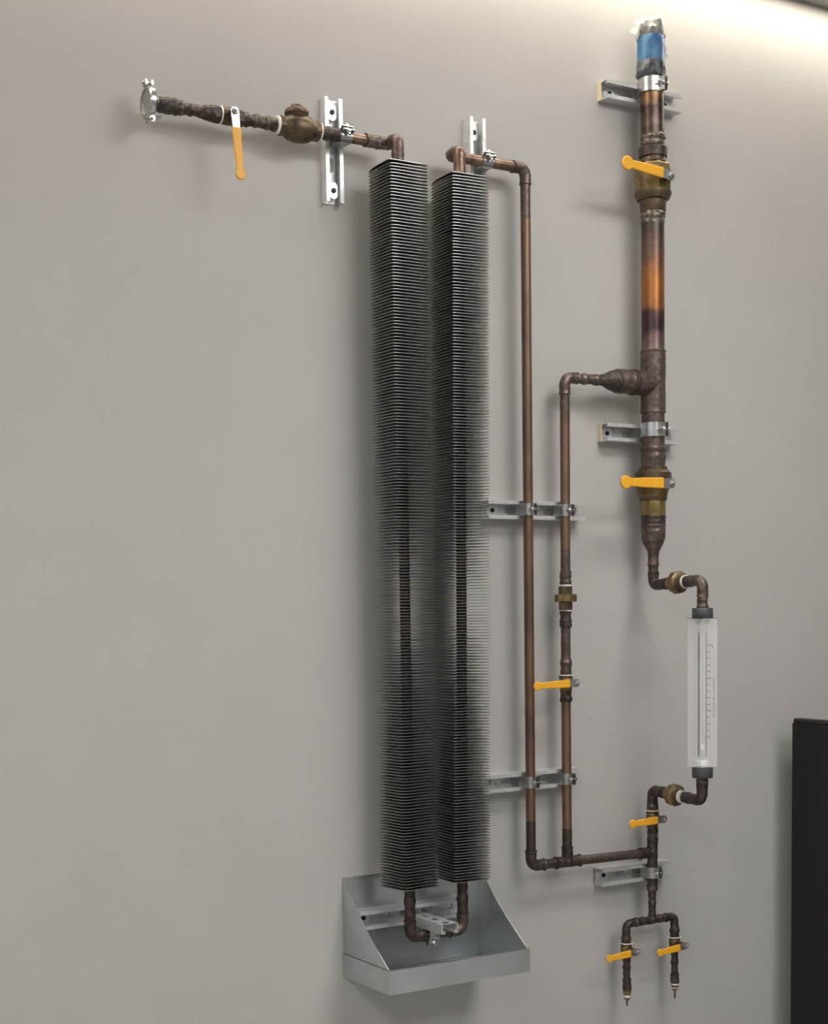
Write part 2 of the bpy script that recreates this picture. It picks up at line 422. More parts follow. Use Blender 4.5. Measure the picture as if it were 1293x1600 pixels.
strut('upright strut channel behind the check valve pipe, two screws showing', (-.188, 0, 2.332), (-.188, 0, 2.541), N, depth=.0206, raised=.008, screws=(.12, .87))
strut('upright strut channel rising behind the right finned tube', (.163, 0, 2.340), (.163, 0, 2.553), N, depth=.029, raised=.008, screws=(.87,))
strut('short level strut channel below the blue wrapped pipe end', (.517, 0, 2.671), (.742, 0, 2.671), N, screws=(.13, .87), end_plate=0)
strut('short level strut channel just below the large copper tee', (.513, 0, 1.898), (.733, 0, 1.898), N, screws=(.10, .88), end_plate=0)
strut('level strut channel crossing behind both thin pipes beside the fins, higher one', (.176, 0, 1.7125), (.447, 0, 1.7125), N, screws=(.11, .51, .90))
strut('level strut channel crossing behind both thin pipes beside the fins, lower one', (.156, 0, 1.100), (.426, 0, 1.100), N, screws=(.92,))
strut('short level strut channel under the bottom copper crossover pipe', (.493, 0, .8525), (.704, 0, .8525), N, screws=(.12, .90))

# ------------------------------------------------------------------ pipe clamps
def pipe_clamp(label, c, axis, n, reach, r, lat, width=.026, group='pipe clamps on the strut channels', ear=78):
    """two-piece strap round a pipe at c; n points away from the strut, lat is the side that carries the bolt ears"""
    c = V(c); axis = V(axis).normalized(); n = V(n).normalized(); l = V(lat).normalized(); th = .0022; R = r + th / 2 + .0003
    lowest = c.z - R - .004
    t = thing('pipe_clamp', label, 'clamp', (c.x, c.y, min(lowest, c.z)), group)
    ear = math.radians(ear)            # angle from lat towards n
    def pol(a, q): return c + l * (math.cos(a) * q) + n * (math.sin(a) * q)
    ed = l * math.cos(ear) + n * math.sin(ear); et = l * -math.sin(ear) + n * math.cos(ear); elen = .0085 + r * .16
    g = .0045
    da = g / R
    foot = .0155 if r < .02 else .0155
    # far strap: foot in the channel, up beside the pipe, over the front to the ear
    path = [c - l * .0125 - n * (reach + .009), c - l * .0125 - n * (reach - .001)]
    path += [pol(PI + .25 * math.sin(0), R) - n * 0] if False else []
    a0 = PI + math.radians(15 if r < .02 else 28); a1 = ear + da; k = 16
    path += [pol(a0 + (a1 - a0) * i / k, R) for i in range(k + 1)]
    path += [pol(ear, R + elen) + et * g]
    MB().strip(path, width, axis, th).build('strap', 'zinc_strap', t, sharp=50)
    path = [c + l * .0125 - n * (reach + .009), c + l * .0125 - n * (reach - .001)]
    a0 = -math.radians(15 if r < .02 else 28); a1 = ear - da
    path += [pol(a0 + (a1 - a0) * i / 8, R) for i in range(9)]
    path += [pol(ear, R + elen) - et * g]
    MB().strip(path, width, axis, th).build('strap', 'zinc_strap', t, sharp=50)
    bc = pol(ear, R + elen * .62)
    MB().lathe(bc, et, [(-.008, .0026), (.012 + r * .4, .0026), (.0125 + r * .4, .002)], 10).build('bolt', 'bolt_zinc', t)
    MB().lathe(bc, et, [(-.0115, .0042), (-.0105, .0052), (-.0062, .0052)], 6).build('bolt_head', 'bolt_zinc', t, sharp=25)
    MB().lathe(bc, et, [(.0062, .0055), (.0095, .0055), (.0105, .0045)], 6).build('nut', 'bolt_zinc', t, sharp=25)
    return t
XA, ZA = V((1, 0, 0)), V((0, 0, 1))
PD = .053; RD = .069; r34 = .0111; r2 = .027
ZT = 2.4555
pipe_clamp('small pipe clamp on the upright strut beside the check valve', (-.183, -PD, ZT), XA, N, PD - .0206, r34, ZA, ear=55)
pipe_clamp('small pipe clamp on the upright strut above the right finned tube', (.166, -PD, ZT - .002), XA, N, PD - .029, r34, ZA, ear=55)
pipe_clamp('large pipe clamp just under the blue wrapped pipe end', (.6185, -RD, 2.680), ZA, N, RD - SD, r2, XA, .032)
pipe_clamp('large pipe clamp on the riser just below the big tee', (.6195, -RD, 1.902), ZA, N, RD - SD, r2 + .0006, XA, .032)
pipe_clamp('small pipe clamp on the upper cross strut holding the pipe next to the fins', (.2705, -PD, 1.7125), ZA, N, PD - SD, r34, XA)
pipe_clamp('small pipe clamp on the upper cross strut holding the pipe with the valve', (.3745, -PD, 1.7125), ZA, N, PD - SD, r34, XA)
pipe_clamp('small pipe clamp on the lower cross strut holding the pipe next to the fins', (.2705, -PD, 1.100), ZA, N, PD - SD, r34, XA)
pipe_clamp('small pipe clamp on the lower cross strut holding the pipe with the valve', (.3735, -PD, 1.100), ZA, N, PD - SD, r34, XA)
pipe_clamp('small pipe clamp on the bottom strut above the twin drain valves', (.630, -PD, .8545), ZA, N, PD - SD, .0125, XA)

# ------------------------------------------------------------------ finned tubes
def fin_mesh(seed, droop):
    rnd = random.Random(seed); h = .047; n = 8; th = .0010; vs = []; fs = []
    def z(u, v):      # u across, v towards the room (-y): slight press-formed waviness
        return .00015 * math.sin(2.2 * u + seed) * (1 - .3 * v) - droop * max(0, -v) ** 2 * (1 if u < .3 else .5) + .0004 * noise.noise(V((u * 1.7 + seed * 3.1, v * 1.7, seed)))
    for s_ in (0, 1):
        for i in range(n + 1):
            for j in range(n + 1):
                u = -1 + 2 * i / n; v = -1 + 2 * j / n
                q = .95 if abs(u) == 1 and abs(v) == 1 else 1
                vs.append((u * h * q, -v * h * q, z(u, v) + (th if s_ else 0)))
    m_ = (n + 1) ** 2; idx = lambda i, j, s_: s_ * m_ + i * (n + 1) + j
    for i in range(n):
        for j in range(n):
            fs.append((idx(i, j, 1), idx(i, j + 1, 1), idx(i + 1, j + 1, 1), idx(i + 1, j, 1)))
            fs.append((idx(i, j, 0), idx(i + 1, j, 0), idx(i + 1, j + 1, 0), idx(i, j + 1, 0)))
    rim = [(i, 0) for i in range(n)] + [(n, j) for j in range(n)] + [(i, n) for i in range(n, 0, -1)] + [(0, j) for j in range(n, 0, -1)]
    for k in range(len(rim)):
        a = rim[k]; b = rim[(k + 1) % len(rim)]
        fs.append((idx(*a, 0), idx(*a, 1), idx(*b, 1), idx(*b, 0)))
    me = bpy.data.meshes.new('fin'); me.from_pydata(vs, [], fs); me.validate(); me.update()
    me.polygons.foreach_set('use_smooth', [True] * len(me.polygons)); me.set_sharp_from_angle(angle=math.radians(30))
    me.materials.append(MAT['fin_metal'])
    return me
FINS = [fin_mesh(i, .0003 + .0001 * (i % 3)) for i in range(8)]
FIN_TOP = fin_mesh(11, .007)
def finned_tube(label, xt, xb, zt, zb, tw_t, tw_b, d=.090):
    t = thing('finned_tube', label, 'radiator', (xb, -d, zb - .012), 'finned heating tubes')
    L = thing_loc = world_loc(t)
    pipe(t, [(xb, -d, zb - .012), (xt, -d, zt + .016)], r34, 'copper_fitting', name='core_tube')
    n = int((zt - zb) / .00635); rnd = random.Random(label)
    for i in range(n + 1):
        f = i / n; z = zb + (zt - zb) * f
        me = FIN_TOP if i == n else FINS[rnd.randrange(8)]
        o = bpy.data.objects.new('fin', me); col.objects.link(o); o.parent = t
        o.location = V((xb + (xt - xb) * f, -d, z + rnd.uniform(-.0002, .0002))) - L
        o.rotation_euler = (rnd.gauss(0, .0025), rnd.gauss(0, .0025), math.radians(tw_b + (tw_t - tw_b) * f) + rnd.gauss(0, .003))
    return t
finned_tube('tall stack of square metal fins under the check valve pipe', -.0785, -.0775, 2.398, .906, -1, 6)
finned_tube('tall stack of square metal fins beside the thin vertical pipes', .0735, .0585, 2.394, .908, -2.5, -4)

# ------------------------------------------------------------------ upper left supply line
t = thing('copper_pipe', 'lumpy brown copper pipe running level into the left finned tube', 'pipe', (-.34, -PD, ZT - .02))
y = -PD
lumpy(t, (-.602, y, ZT + .001), (-.543, y, ZT), .0148, [(.0, .006, .002), (.35, .005, .0012), (.62, .005, .0016), (1, .004, -.003)], nz=.0036, name='adapter')
lumpy(t, (-.545, y, ZT), (-.488, y, ZT), .0112, [(.15, .004, .0018), (.42, .004, .0015), (.85, .005, .0012)], 'copper_dark', nz=.0026)
ring(t, (-.540, y, ZT), XA, .0125, .004)
lumpy(t, (-.492, y, ZT), (-.474, y, ZT), .0135, [(.8, .006, .0022)], nz=.001, name='adapter')
lumpy(t, (-.412, y, ZT), (-.333, y, ZT), .0112, [(.12, .006, .0028), (.38, .004, .0016), (.7, .005, .0022), (.88, .005, .0026)], 'copper_dark', nz=.0026, seed=9)
ring(t, (-.385, y, ZT), XA, .0118, .0035); ring(t, (-.358, y, ZT), XA, .0120, .0035)
lumpy(t, (-.236, y, ZT), (-.196, y, ZT), .0128, [(.35, .005, .0018), (.7, .004, .0015)], nz=.0012, name='adapter', seed=4)
pipe(t, [(-.20, y, ZT), (-.130, y, ZT)], r34, 'copper_bright')
xs = -.0785
elbow(t, (-.134, y, ZT), (xs, y, ZT), (xs, y - .019, ZT), .0128, .015)
elbow(t, (xs, y - .017, ZT), (xs, y - .037, ZT), (xs, y - .037, ZT - .032), .0128, .015, bead=.001)
ring(t, (-.104, y, ZT), XA, .0126, .003)
sleeve(t, (xs, y - .037, ZT - .028), (xs, y - .037, ZT - .050), .0128, bead=.001, name='coupling')
ring(t, (xs, y - .037, ZT - .050), ZA, .0122, .003)

# ------------------------------------------------------------------ return line (down beside the fins and across the bottom)
t = thing('copper_pipe', 'long thin copper pipe dropping beside the fins and crossing below', 'pipe', (.2705, -PD, .895))
xs = .0735; zr = ZT - .002; xv = .2705; zl = .907
elbow(t, (xs, y - .037, zr - .052), (xs, y - .037, zr), (xs, y - .018, zr), .0130, .015, 'copper_bright', bead=.001)
elbow(t, (xs, y - .021, zr), (xs, y, zr), (xs + .034, y, zr), .0130, .015, 'copper_fitting')
ring(t, (xs, y - .037, zr - .046), ZA, .0124, .0035)
pipe(t, [(xs + .03, y, zr), (xv - .03, y, zr)], r34, 'copper_bright')
elbow(t, (xv - .034, y, zr), (xv, y, zr), (xv, y, zr - .034), .0127, .019)
pipe(t, [(xv, y, zr - .03), (xv, y, 2.345)], r34, 'copper_fitting')
pipe(t, [(xv, y, 2.346), (xv, y, 1.01)], r34, 'copper_pipe')
pipe(t, [(xv, y, 1.011), (xv, y, zl + .03)], r34, 'copper_dark')
elbow(t, (xv, y, zl + .036), (xv, y, zl), (xv + .036, y, zl), .0127, .018, 'copper_dark', bead=.002)
ring(t, (xv, y, zl + .032), ZA, .0128, .004, 'copper_dark'); ring(t, (xv + .036, y, zl), XA, .0124, .004, 'copper_dark')
pipe(t, [(xv + .03, y, zl), (.345, y, zl)], r34, 'copper_dark')
sleeve(t, (.340, y, zl), (.410, y, zl - .001), .0130, 'copper_dark', .0018, name='tee')
sleeve(t, (.3745, y, zl), (.3740, y, zl + .034), .0130, 'copper_dark', .0012, name='tee_branch')
ring(t, (.343, y, zl), XA, .0126, .004, 'copper_dark'); ring(t, (.408, y, zl), XA, .0124, .0035, 'copper_dark')
pipe(t, [(.405, y, zl - .001), (.606, y, zl - .004)], r34, 'copper_fitting')
sleeve(t, (.592, y, zl - .004), (.624, y, zl - .004), .0132, 'copper_dark', .0018, name='tee_branch')

# ------------------------------------------------------------------ bypass line
xb = .3755; zb_ = 2.009
t = thing('copper_pipe', 'thin copper pipe leaving the big tee and dropping to the union', 'pipe', (xb, -PD, 1.54))
def yb(x): return -(PD + (RD - PD) * max(0, min(1, (x - .40) / .1)))
lumpy(t, (.566, -RD, zb_), (.512, -RD + .001, zb_), .0272, [(0, .004, .001), (.30, .003, .0016), (.75, .004, .0012)], 'copper_fitting', .0014, 'reducer')
lumpy(t, (.514, -RD + .001, zb_), (.498, -RD + .003, zb_), .0262, [(1, .010, -.004)], 'copper_dark', .0020, 'reducer_shoulder')
MB().sweep([(.500, -RD + .003, zb_), (.490, -RD + .005, zb_), (.479, -.062, zb_), (.472, -.060, zb_)], [.0235, .0195, .0135, .0125], 22, .0012, 90).build('reducer_cone', 'copper_dark', t)
ring(t, (.530, -RD, zb_), XA, .0262, .0035)
lumpy(t, (.476, -.060, zb_), (.400, -.0535, zb_ + .001), .0114, [(.2, .006, .0016), (.62, .004, .0018)], 'copper_fitting', .0012)
ring(t, (.428, -.0555, zb_), XA, .0118, .0035)
elbow(t, (.410, -.054, zb_ + .001), (xb, -PD, zb_ + .001), (xb, -PD, zb_ - .036), .0128, .019)
pipe(t, [(xb, y, zb_ - .03), (.3754, y, 1.935)], r34, 'copper_fitting')
pipe(t, [(.3754, y, 1.936), (.3743, y, 1.625)], r34, 'copper_pipe')
pipe(t, [(.3743, y, 1.626), (.3742, y, 1.565)], r34, 'copper_fitting')
lumpy(t, (.3742, y, 1.576), (.3742, y, 1.545), .0122, [(.05, .004, .0008), (.4, .005, .0014), (.85, .004, .0022)], 'copper_fitting', .0012, 'adapter')
t = thing('pipe_union', 'hexagonal brass union on the thin pipe above the small valve', 'fitting', (.374, y, 1.482), 'brass unions')
tape(t, (.3742, y, 1.5435), ZA, .0125)
MB().lathe((.374, y, 1.541), -ZA, [(0, .0150), (.002, .0163), (.019, .0163), (.022, .019)], 8, phase=PI / 8).build('union_end', 'brass_brown', t, sharp=25)
hexnut(t, (.374, y, 1.5145), ZA, .0255, .0088, 'brass_old', 'union_nut', up=(math.cos(.3), math.sin(.3), 0))
MB().lathe((.374, y, 1.507), -ZA, [(0, .0158), (.0185, .0158), (.020, .0140)], 6, up=(1, .2, 0)).build('union_end', 'brass_brown', t, sharp=25)
tape(t, (.374, y, 1.486), ZA, .0125)
t = thing('copper_pipe', 'thin lumpy copper pipe between the brass union and the bottom crossover', 'pipe', (.373, -PD, .93))
lumpy(t, (.374, y, 1.486), (.3738, y, 1.447), .0122, [(.12, .003, .0016), (.6, .004, .0022), (.85, .004, .002)], 'copper_dark', .0012, 'adapter')
ring(t, (.3738, y, 1.459), ZA, .0124, .0035)
pipe(t, [(.3738, y, 1.455), (.3735, y, 1.35)], r34, 'copper_fitting')
lumpy(t, (.3735, y, 1.376), (.3735, y, 1.342), .0122, [(.3, .006, .0022), (.8, .005, .0006)], 'copper_fitting', .0014, 'adapter', seed=3)
lumpy(t, (.3733, y, 1.303), (.3733, y, 1.277), .0122, [(.75, .005, .0022)], 'copper_dark', .0014, 'adapter', seed=5)
pipe(t, [(.3733, y, 1.282), (.3738, y, .925)], r34, 'copper_pipe')
pipe(t, [(.3738, y, .985), (.3740, y, .925)], r34 + .0003, 'copper_dark')

# ------------------------------------------------------------------ ball valves
def rounded_bar(L, w0, w1, bulb):
    """outline of a lever grip: narrow at the pivot end, round bulb at the far end"""
    pts = [(0, w0), (L * .45, w1), (L - bulb * 1.75, w1 * .80)]
    k = 9
    for i in range(k + 1):
        a = math.radians(130 - 260 * i / k); pts.append((L - bulb + bulb * math.cos(a), bulb * math.sin(a)))
    pts += [(L - bulb * 1.75, -w1 * .80), (L * .45, -w1), (0, -w0)]
    return pts
def lever(t, pv, hd, L, w, bulb, th, grip0, tilt_n=0.0):
    """pv: pivot, hd: direction of the lever in the wall plane"""
    n = N; hd = V(hd).normalized(); v = n.cross(hd).normalized()
    pl = [(-w * .8, w * .5), (-w * .3, w * .88), (w * .6, w * .9), (grip0 + .012, w * .72), (grip0 + .012, -w * .72), (w * .6, -w * .9), (-w * .3, -w * .88), (-w * .8, -w * .5)]
    h = MB().prism(pl, pv, hd, v, n, -.0014, .0014).build('handle', 'lever_steel', t, smooth=False)
    hd2 = (hd + n * tilt_n).normalized(); n2 = v.cross(hd2).normalized() * -1
    if n2.dot(n) < 0: n2 = -n2
    MB().prism(rounded_bar(L - grip0, w * .92, w * .84, bulb), V(pv) + hd * grip0, hd2, v, n2, -th / 2, th / 2).build('grip', 'yellow_grip', h, bevel=th * .32)
    MB().lathe(pv, n, [(.0012, w * .62), (.0055, w * .62), (.0065, w * .5)], 6, phase=.3).build('nut', 'lever_steel', t, sharp=25)
    MB().lathe(pv, n, [(-.004, w * .30), (.0095, w * .30), (.0105, w * .2)], 12).build('stem_end', 'lever_steel', t)
def ball_valve(label, c, axis, d_pivot, hd, L, w, bulb, grip0, body, mats, rb=None, tilt_n=0.0, th=.006):
    """body: profile along axis (t, r) of hexagonal/round pieces: list of (name, profile, segments, material)"""
    c = V(c); t = thing('ball_valve', label, 'valve', (c.x, c.y, c.z - .03), 'ball valves with yellow levers')
    for nm, prof, seg, mt in body:
        MB().lathe(c, axis, prof, seg, .0003 if seg > 10 else 0, 120, phase=PI / seg).build(nm, mt, t, sharp=28)
    pv = V((c.x, -d_pivot, c.z)); r0 = -c.y
    sr = w * .58
    MB().lathe(V((c.x, c.y, c.z)), N, [(0, sr * 1.25), (d_pivot - r0 - .008, sr * 1.25), (d_pivot - r0 - .007, sr * .8), (d_pivot - r0 - .001, sr * .8)], 14).build('stem', mats, t)
    lever(t, pv, hd, L, w, bulb, th, grip0, tilt_n)
    return t
# upper left valve, lever hanging straight down
ball_valve('small ball valve whose yellow lever hangs straight down', (-.443, -PD, ZT), XA, .088, (.075, 0, -1), .128, .0098, .0102, .030,
    [('end_collar', [(-.033, .0135), (-.031, .0170), (-.019, .0170), (-.017, .0150)], 6, 'copper_dark'), ('tape_ring', [(-.0172, .0155), (-.0172, .0178), (-.0145, .0178), (-.0145, .0155)], 20, 'thread_tape'),
     ('body', [(-.018, .0155), (-.012, .0162), (0, .0170), (.012, .0158), (.022, .0140)], 18, 'brass_brown'), ('end_collar', [(.018, .0150), (.020, .0165), (.031, .0165), (.033, .013)], 6, 'copper_dark')], 'brass_brown')
# riser valves
ball_valve('large octagonal ball valve on the riser near the blue wrapped end', (.6225, -RD, 2.468), ZA, .130, (-1, 0, .075), .143, .0128, .0158, .024,
    [('end_collar', [(.053, .026), (.054, .0325), (.074, .0335), (.078, .029)], 28, 'copper_dark'), ('neck', [(.040, .036), (.044, .031), (.054, .029)], 24, 'brass_brown'),
     ('body', [(-.028, .0385), (-.024, .0425), (.006, .0435), (.022, .0435), (.034, .041), (.042, .034)], 8, 'brass_old'),
     ('flange', [(-.043, .034), (-.041, .0375), (-.030, .0425), (-.024, .0425)], 24, 'brass_brown'), ('end_collar', [(-.068, .0285), (-.066, .0295), (-.043, .0305), (-.040, .035)], 24, 'brass_brown')], 'brass_brown', th=.007)
ball_valve('large ball valve with a tapered brass body below the big tee', (.621, -RD, 1.775), ZA, .132, (-1, 0, -.01), .150, .0132, .0152, .024,
    [('end_collar', [(.034, .028), (.035, .0335), (.042, .0335), (.043, .028)], 28, 'brass_brown'), ('flange', [(.010, .0405), (.012, .0425), (.028, .0425), (.030, .040), (.034, .0375), (.036, .032)], 28, 'brass_brown'),
     ('body', [(-.030, .0318), (-.027, .0328), (-.018, .0345), (-.004, .0395), (.012, .0412)], 24, 'brass_old'), ('ring', [(-.036, .0312), (-.035, .0328), (-.029, .0328), (-.028, .0312)], 28, 'brass_brown')], 'brass_brown', th=.007)
def small_valve(label, c, hd, L, d, s=1.0, tilt=-.05, w=.0098, bulb=.0104):
    ball_valve(label, c, ZA, d, hd, L, w, bulb, .019,
      [('end_collar', [(.010 * s, .0140 * s), (.011 * s, .0165 * s), (.019 * s, .0165 * s), (.020 * s, .0130 * s)], 8, 'brass_brown'), ('tape_ring', [(.0155 * s, .0130 * s), (.0155 * s, .0182 * s), (.0180 * s, .0182 * s), (.0180 * s, .0130 * s)], 22, 'thread_tape'),
       ('body', [(-.018 * s, .0130 * s), (-.014 * s, .0145 * s), (0, .0158 * s), (.010 * s, .0150 * s), (.012 * s, .014 * s)], 18, 'brass_old'), ('end_collar', [(-.026 * s, .0122 * s), (-.025 * s, .0138 * s), (-.016 * s, .0142 * s), (-.015 * s, .013 * s)], 8, 'brass_brown')], 'brass_brown', tilt_n=tilt)
small_valve('small ball valve on the thin pipe below the brass union', (.3733, -PD, 1.322), (-1, 0, -.03), .117, .092)
small_valve('small ball valve between the clear flow meter and the bottom strut', (.631, -PD, .988), (-1, 0, -.045), .103, .094)
small_valve('small drain valve at the bottom, on the branch nearer the finned tubes', (.5485, -PD, .678), (-1, 0, -.07), .090, .092, .86, w=.0090, bulb=.0090)
small_valve('small drain valve at the bottom, on the branch nearer the black panel', (.7005, -PD, .673), (-1, 0, -.09), .088, .094, .86, w=.0090, bulb=.0090)

# ------------------------------------------------------------------ check valve and end clamp
t = thing('check_valve', 'fat bronze check valve with a round cap on top', 'valve', (-.288, -PD, ZT - .03))
MB().lathe((-.288, y, ZT), XA, [(-.046, .0135), (-.044, .0175), (-.034, .0180), (-.032, .0185), (-.022, .0240), (-.008, .0280), (.008, .0280), (.022, .0250), (.032, .0195), (.036, .0185), (.044, .0185), (.046, .014)], 24, .0005, 90).build('body', 'brass_brown', t)
MB().lathe((-.291, y, ZT + .012), ZA, [(0, .0190), (.008, .0195), (.013, .0225), (.0145, .0225)], 22).build('neck', 'brass_brown', t)
cp = MB().lathe((-.291, y, ZT + .026), ZA, [(0, .0235), (.002, .0245), (.007, .0240), (.011, .0200), (.013, .0165)], 24).build('cap', 'brass_brown', t, sharp=25)
MB().lathe((-.291, y, ZT + .037), ZA, [(0, .0130), (.005, .0125), (.008, .0105)], 16).build('cap_boss', 'brass_brown', cp)
tape(t, (-.336, y, ZT), XA, .0182, .0022); tape(t, (-.241, y, ZT), XA, .0178, .0016)
for sx in (-1, 1): MB().lathe((-.288 + sx * .040, y, ZT), XA, [(-.006, .0175), (-.005, .0195), (.005, .0195), (.006, .0175)], 8, phase=.2).build('hex_end', 'brass_brown', t, sharp=25)

t = thing('sanitary_clamp', 'shiny steel ring clamp with wing nut capping the pipe end', 'clamp', (-.605, -PD, ZT - .045))
cx = -.605
MB().lathe((cx, y, ZT + .001), XA, [(-.0065, .0235), (-.0065, .0270), (-.0040, .0295), (.0040, .0295), (.0065, .0270), (.0065, .0235), (-.0065, .0235)], 36, caps=False).build('clamp_ring', 'stainless', t)
MB().lathe((cx, y, ZT + .001), XA, [(-.0030, .001), (-.0030, .0215), (-.0045, .0240), (.004, .0245), (.004, .001)], 36).build('end_cap', 'cap_steel', t)
MB().lathe((cx, y, ZT + .001), XA, [(.003, .0255), (.0075, .0250), (.011, .0185), (.014, .0165)], 30).build('ferrule', 'stainless', t)
MB().b2((cx - .009, y - .008, ZT + .029), (cx - .003, y + .008, ZT + .041)).b2((cx + .003, y - .008, ZT + .029), (cx + .009, y + .008, ZT + .041)).build('hinge', 'stainless', t, bevel=.0015)
MB().sweep([(cx - .012, y, ZT + .036), (cx + .012, y, ZT + .036)], .0028, 10).build('hinge_pin', 'stainless', t)
MB().b2((cx - .007, y - .009, ZT - .038), (cx + .007, y - .004, ZT - .027)).b2((cx - .007, y + .004, ZT - .038), (cx + .007, y + .009, ZT - .027)).build('ear', 'stainless', t, bevel=.0015)
MB().sweep([(cx, y - .024, ZT - .033), (cx, y + .013, ZT - .033)], .0030, 10).build('bolt', 'stainless', t)
wn = MB().lathe((cx, y - .010, ZT - .033), N, [(0, .0070), (.008, .0058)], 12)
for sg in (-1, 1): wn.sweep([(cx + sg * .004, y - .014, ZT - .033), (cx + sg * .011, y - .017, ZT - .033 + sg * .003), (cx + sg * .017, y - .019, ZT - .033 + sg * .005)], [.0035, .0042, .0028], 8)
wn.build('wing_nut', 'stainless', t)

# ------------------------------------------------------------------ the riser
xr, yr = .6215, -RD
t = thing('copper_riser', 'large copper pipe stub between the blue wrapping and the upper valve', 'pipe', (xr, yr, 2.54))
pipe(t, [(xr - .0025, yr, 2.735), (xr, yr, 2.552)], r2, 'copper_riser')
lumpy(t, (xr, yr, 2.574), (xr, yr, 2.548), .0262, [(.35, .004, .0045), (.75, .004, .0015)], 'solder', .0034, 'solder_joint')
MB().sweep([(xr - .016, yr - .019, 2.566), (xr - .003, yr - .0285, 2.568), (xr + .010, yr - .0255, 2.567)], [.004, .0062, .0045], 10, .002, 200).build('solder_lump', 'solder', t)

t = thing('copper_riser', 'long large copper pipe with an orange heat-tinted band and a tee', 'pipe', (xr, yr, 1.81))
pipe(t, [(xr, yr, 2.43), (xr, yr, 2.07)], r2, 'copper_riser', nz=.0003)
lumpy(t, (xr, yr, 2.404), (xr, yr, 2.372), .0268, [(.45, .005, .0030), (.9, .004, .001)], 'solder', .0024, 'solder_joint')
MB().sweep([(xr - .012, yr - .025, 2.398), (xr + .002, yr - .029, 2.394), (xr + .013, yr - .0245, 2.392)], [.003, .005, .0035], 10, .002, 210).build('solder_lump', 'solder', t)
lumpy(t, (xr, yr, 2.084), (xr, yr, 1.942), .0292, [(0, .004, .0012), (.30, .014, .0006), (1, .004, .0012)], 'copper_fitting', .0010, 'tee')
lumpy(t, (xr, yr, zb_), (.560, yr, zb_), .0288, [(1, .004, .001)], 'copper_fitting', .0010, 'tee_branch')
ring(t, (xr, yr, 2.083), ZA, .0285, .0038); ring(t, (xr, yr, 1.944), ZA, .0285, .0038)
pipe(t, [(xr, yr, 1.95), (xr, yr, 1.83)], r2, 'copper_fitting')
lumpy(t, (xr, yr, 1.864), (xr, yr, 1.812), .0285, [(.12, .005, .0022), (.45, .006, .0014)], 'copper_fitting', .0016, 'adapter', seed=2)
ring(t, (xr, yr, 1.858), ZA, .0280, .0036)

t = thing('copper_riser', 'tapered brass and copper reducer under the lower large valve', 'pipe', (xr, yr, 1.53))
MB().lathe((xr, yr, 1.742), -ZA, [(0, .0285), (.003, .0290), (.040, .0288), (.042, .0275)], 28).build('brass_nipple', 'brass_clean', t)
lumpy(t, (xr, yr, 1.706), (xr, yr, 1.678), .0278, [(.15, .004, .0022), (.55, .005, .001), (.95, .004, .0016)], 'copper_dark', .0018, 'solder_joint', seed=6)
lumpy(t, (xr, yr, 1.684), (xr, yr, 1.645), .0280, [(.05, .004, .0015), (.45, .004, .0012), (.95, .006, -.0012)], 'copper_fitting', .0014, 'reducer', seed=8)
MB().sweep([(xr, yr, 1.648), (xr, yr, 1.640), (xr, yr, 1.622), (xr, yr, 1.614)], [.0268, .0242, .0145, .0126], 26, .0008, 80).build('reducer_cone', 'copper_fitting', t)
lumpy(t, (xr, yr, 1.618), (xr, yr, 1.587), .0126, [(.9, .004, .0014)], 'copper_fitting', .0008, 'coupling')
lumpy(t, (xr, yr, 1.592), (xr, yr, 1.566), .0116, [(.1, .003, .0008), (.9, .004, .0014)], 'copper_dark', .0010)
e2 = V((.6185, -.240, 1.5505)); e1 = V((xr, yr, 1.542)); dj = (e2 - e1).normalized()
elbow(t, (xr, yr, 1.572), e1, e1 + dj * .045, .0128, .019, 'copper_dark')
lumpy(t, e1 + dj * .040, e1 + dj * .066, .0122, [(.5, .006, .001)], 'copper_dark', .001, 'adapter')
def union2(label, a, d):
    """brass union on a pipe pointing out from the wall: a = start, d = direction"""
    t = thing('pipe_union', label, 'fitting', (a.x, a.y, a.z - .025), 'brass unions')
    MB().lathe(a, d, [(0, .0145), (.003, .0165), (.014, .0175), (.018, .0205), (.020, .0235)], 16).build('union_end', 'brass_old', t, sharp=25)
    hexnut(t, a + d * .028, d, .0262, .010, 'brass_old', 'union_nut', 10, phase=.2)
    MB().lathe(a, d, [(.037, .0235), (.041, .0190), (.050, .0165), (.053, .0155)], 16).build('union_end', 'brass_brown', t, sharp=25)
    tape(t, a + d * .0545, d, .0152, .0022)
    return t
union2('brass union on the outward elbow above the clear flow meter', e1 + dj * .058, dj)
t = thing('copper_pipe', 'dark copper elbow turning down onto the top of the flow meter', 'pipe', (e2.x, e2.y, 1.485))
lumpy(t, e1 + dj * .112, e2 - dj * .028, .0124, [(.2, .006, .001)], 'copper_dark', .001, 'adapter')
elbow(t, e2 - dj * .040, e2, (e2.x, e2.y, 1.512), .0128, .019, 'copper_fitting')
lumpy(t, (e2.x, e2.y, 1.516), (e2.x, e2.y, 1.482), .0118, [(.3, .004, .0012), (.75, .004, .0022)], 'copper_fitting', .0012, 'adapter')

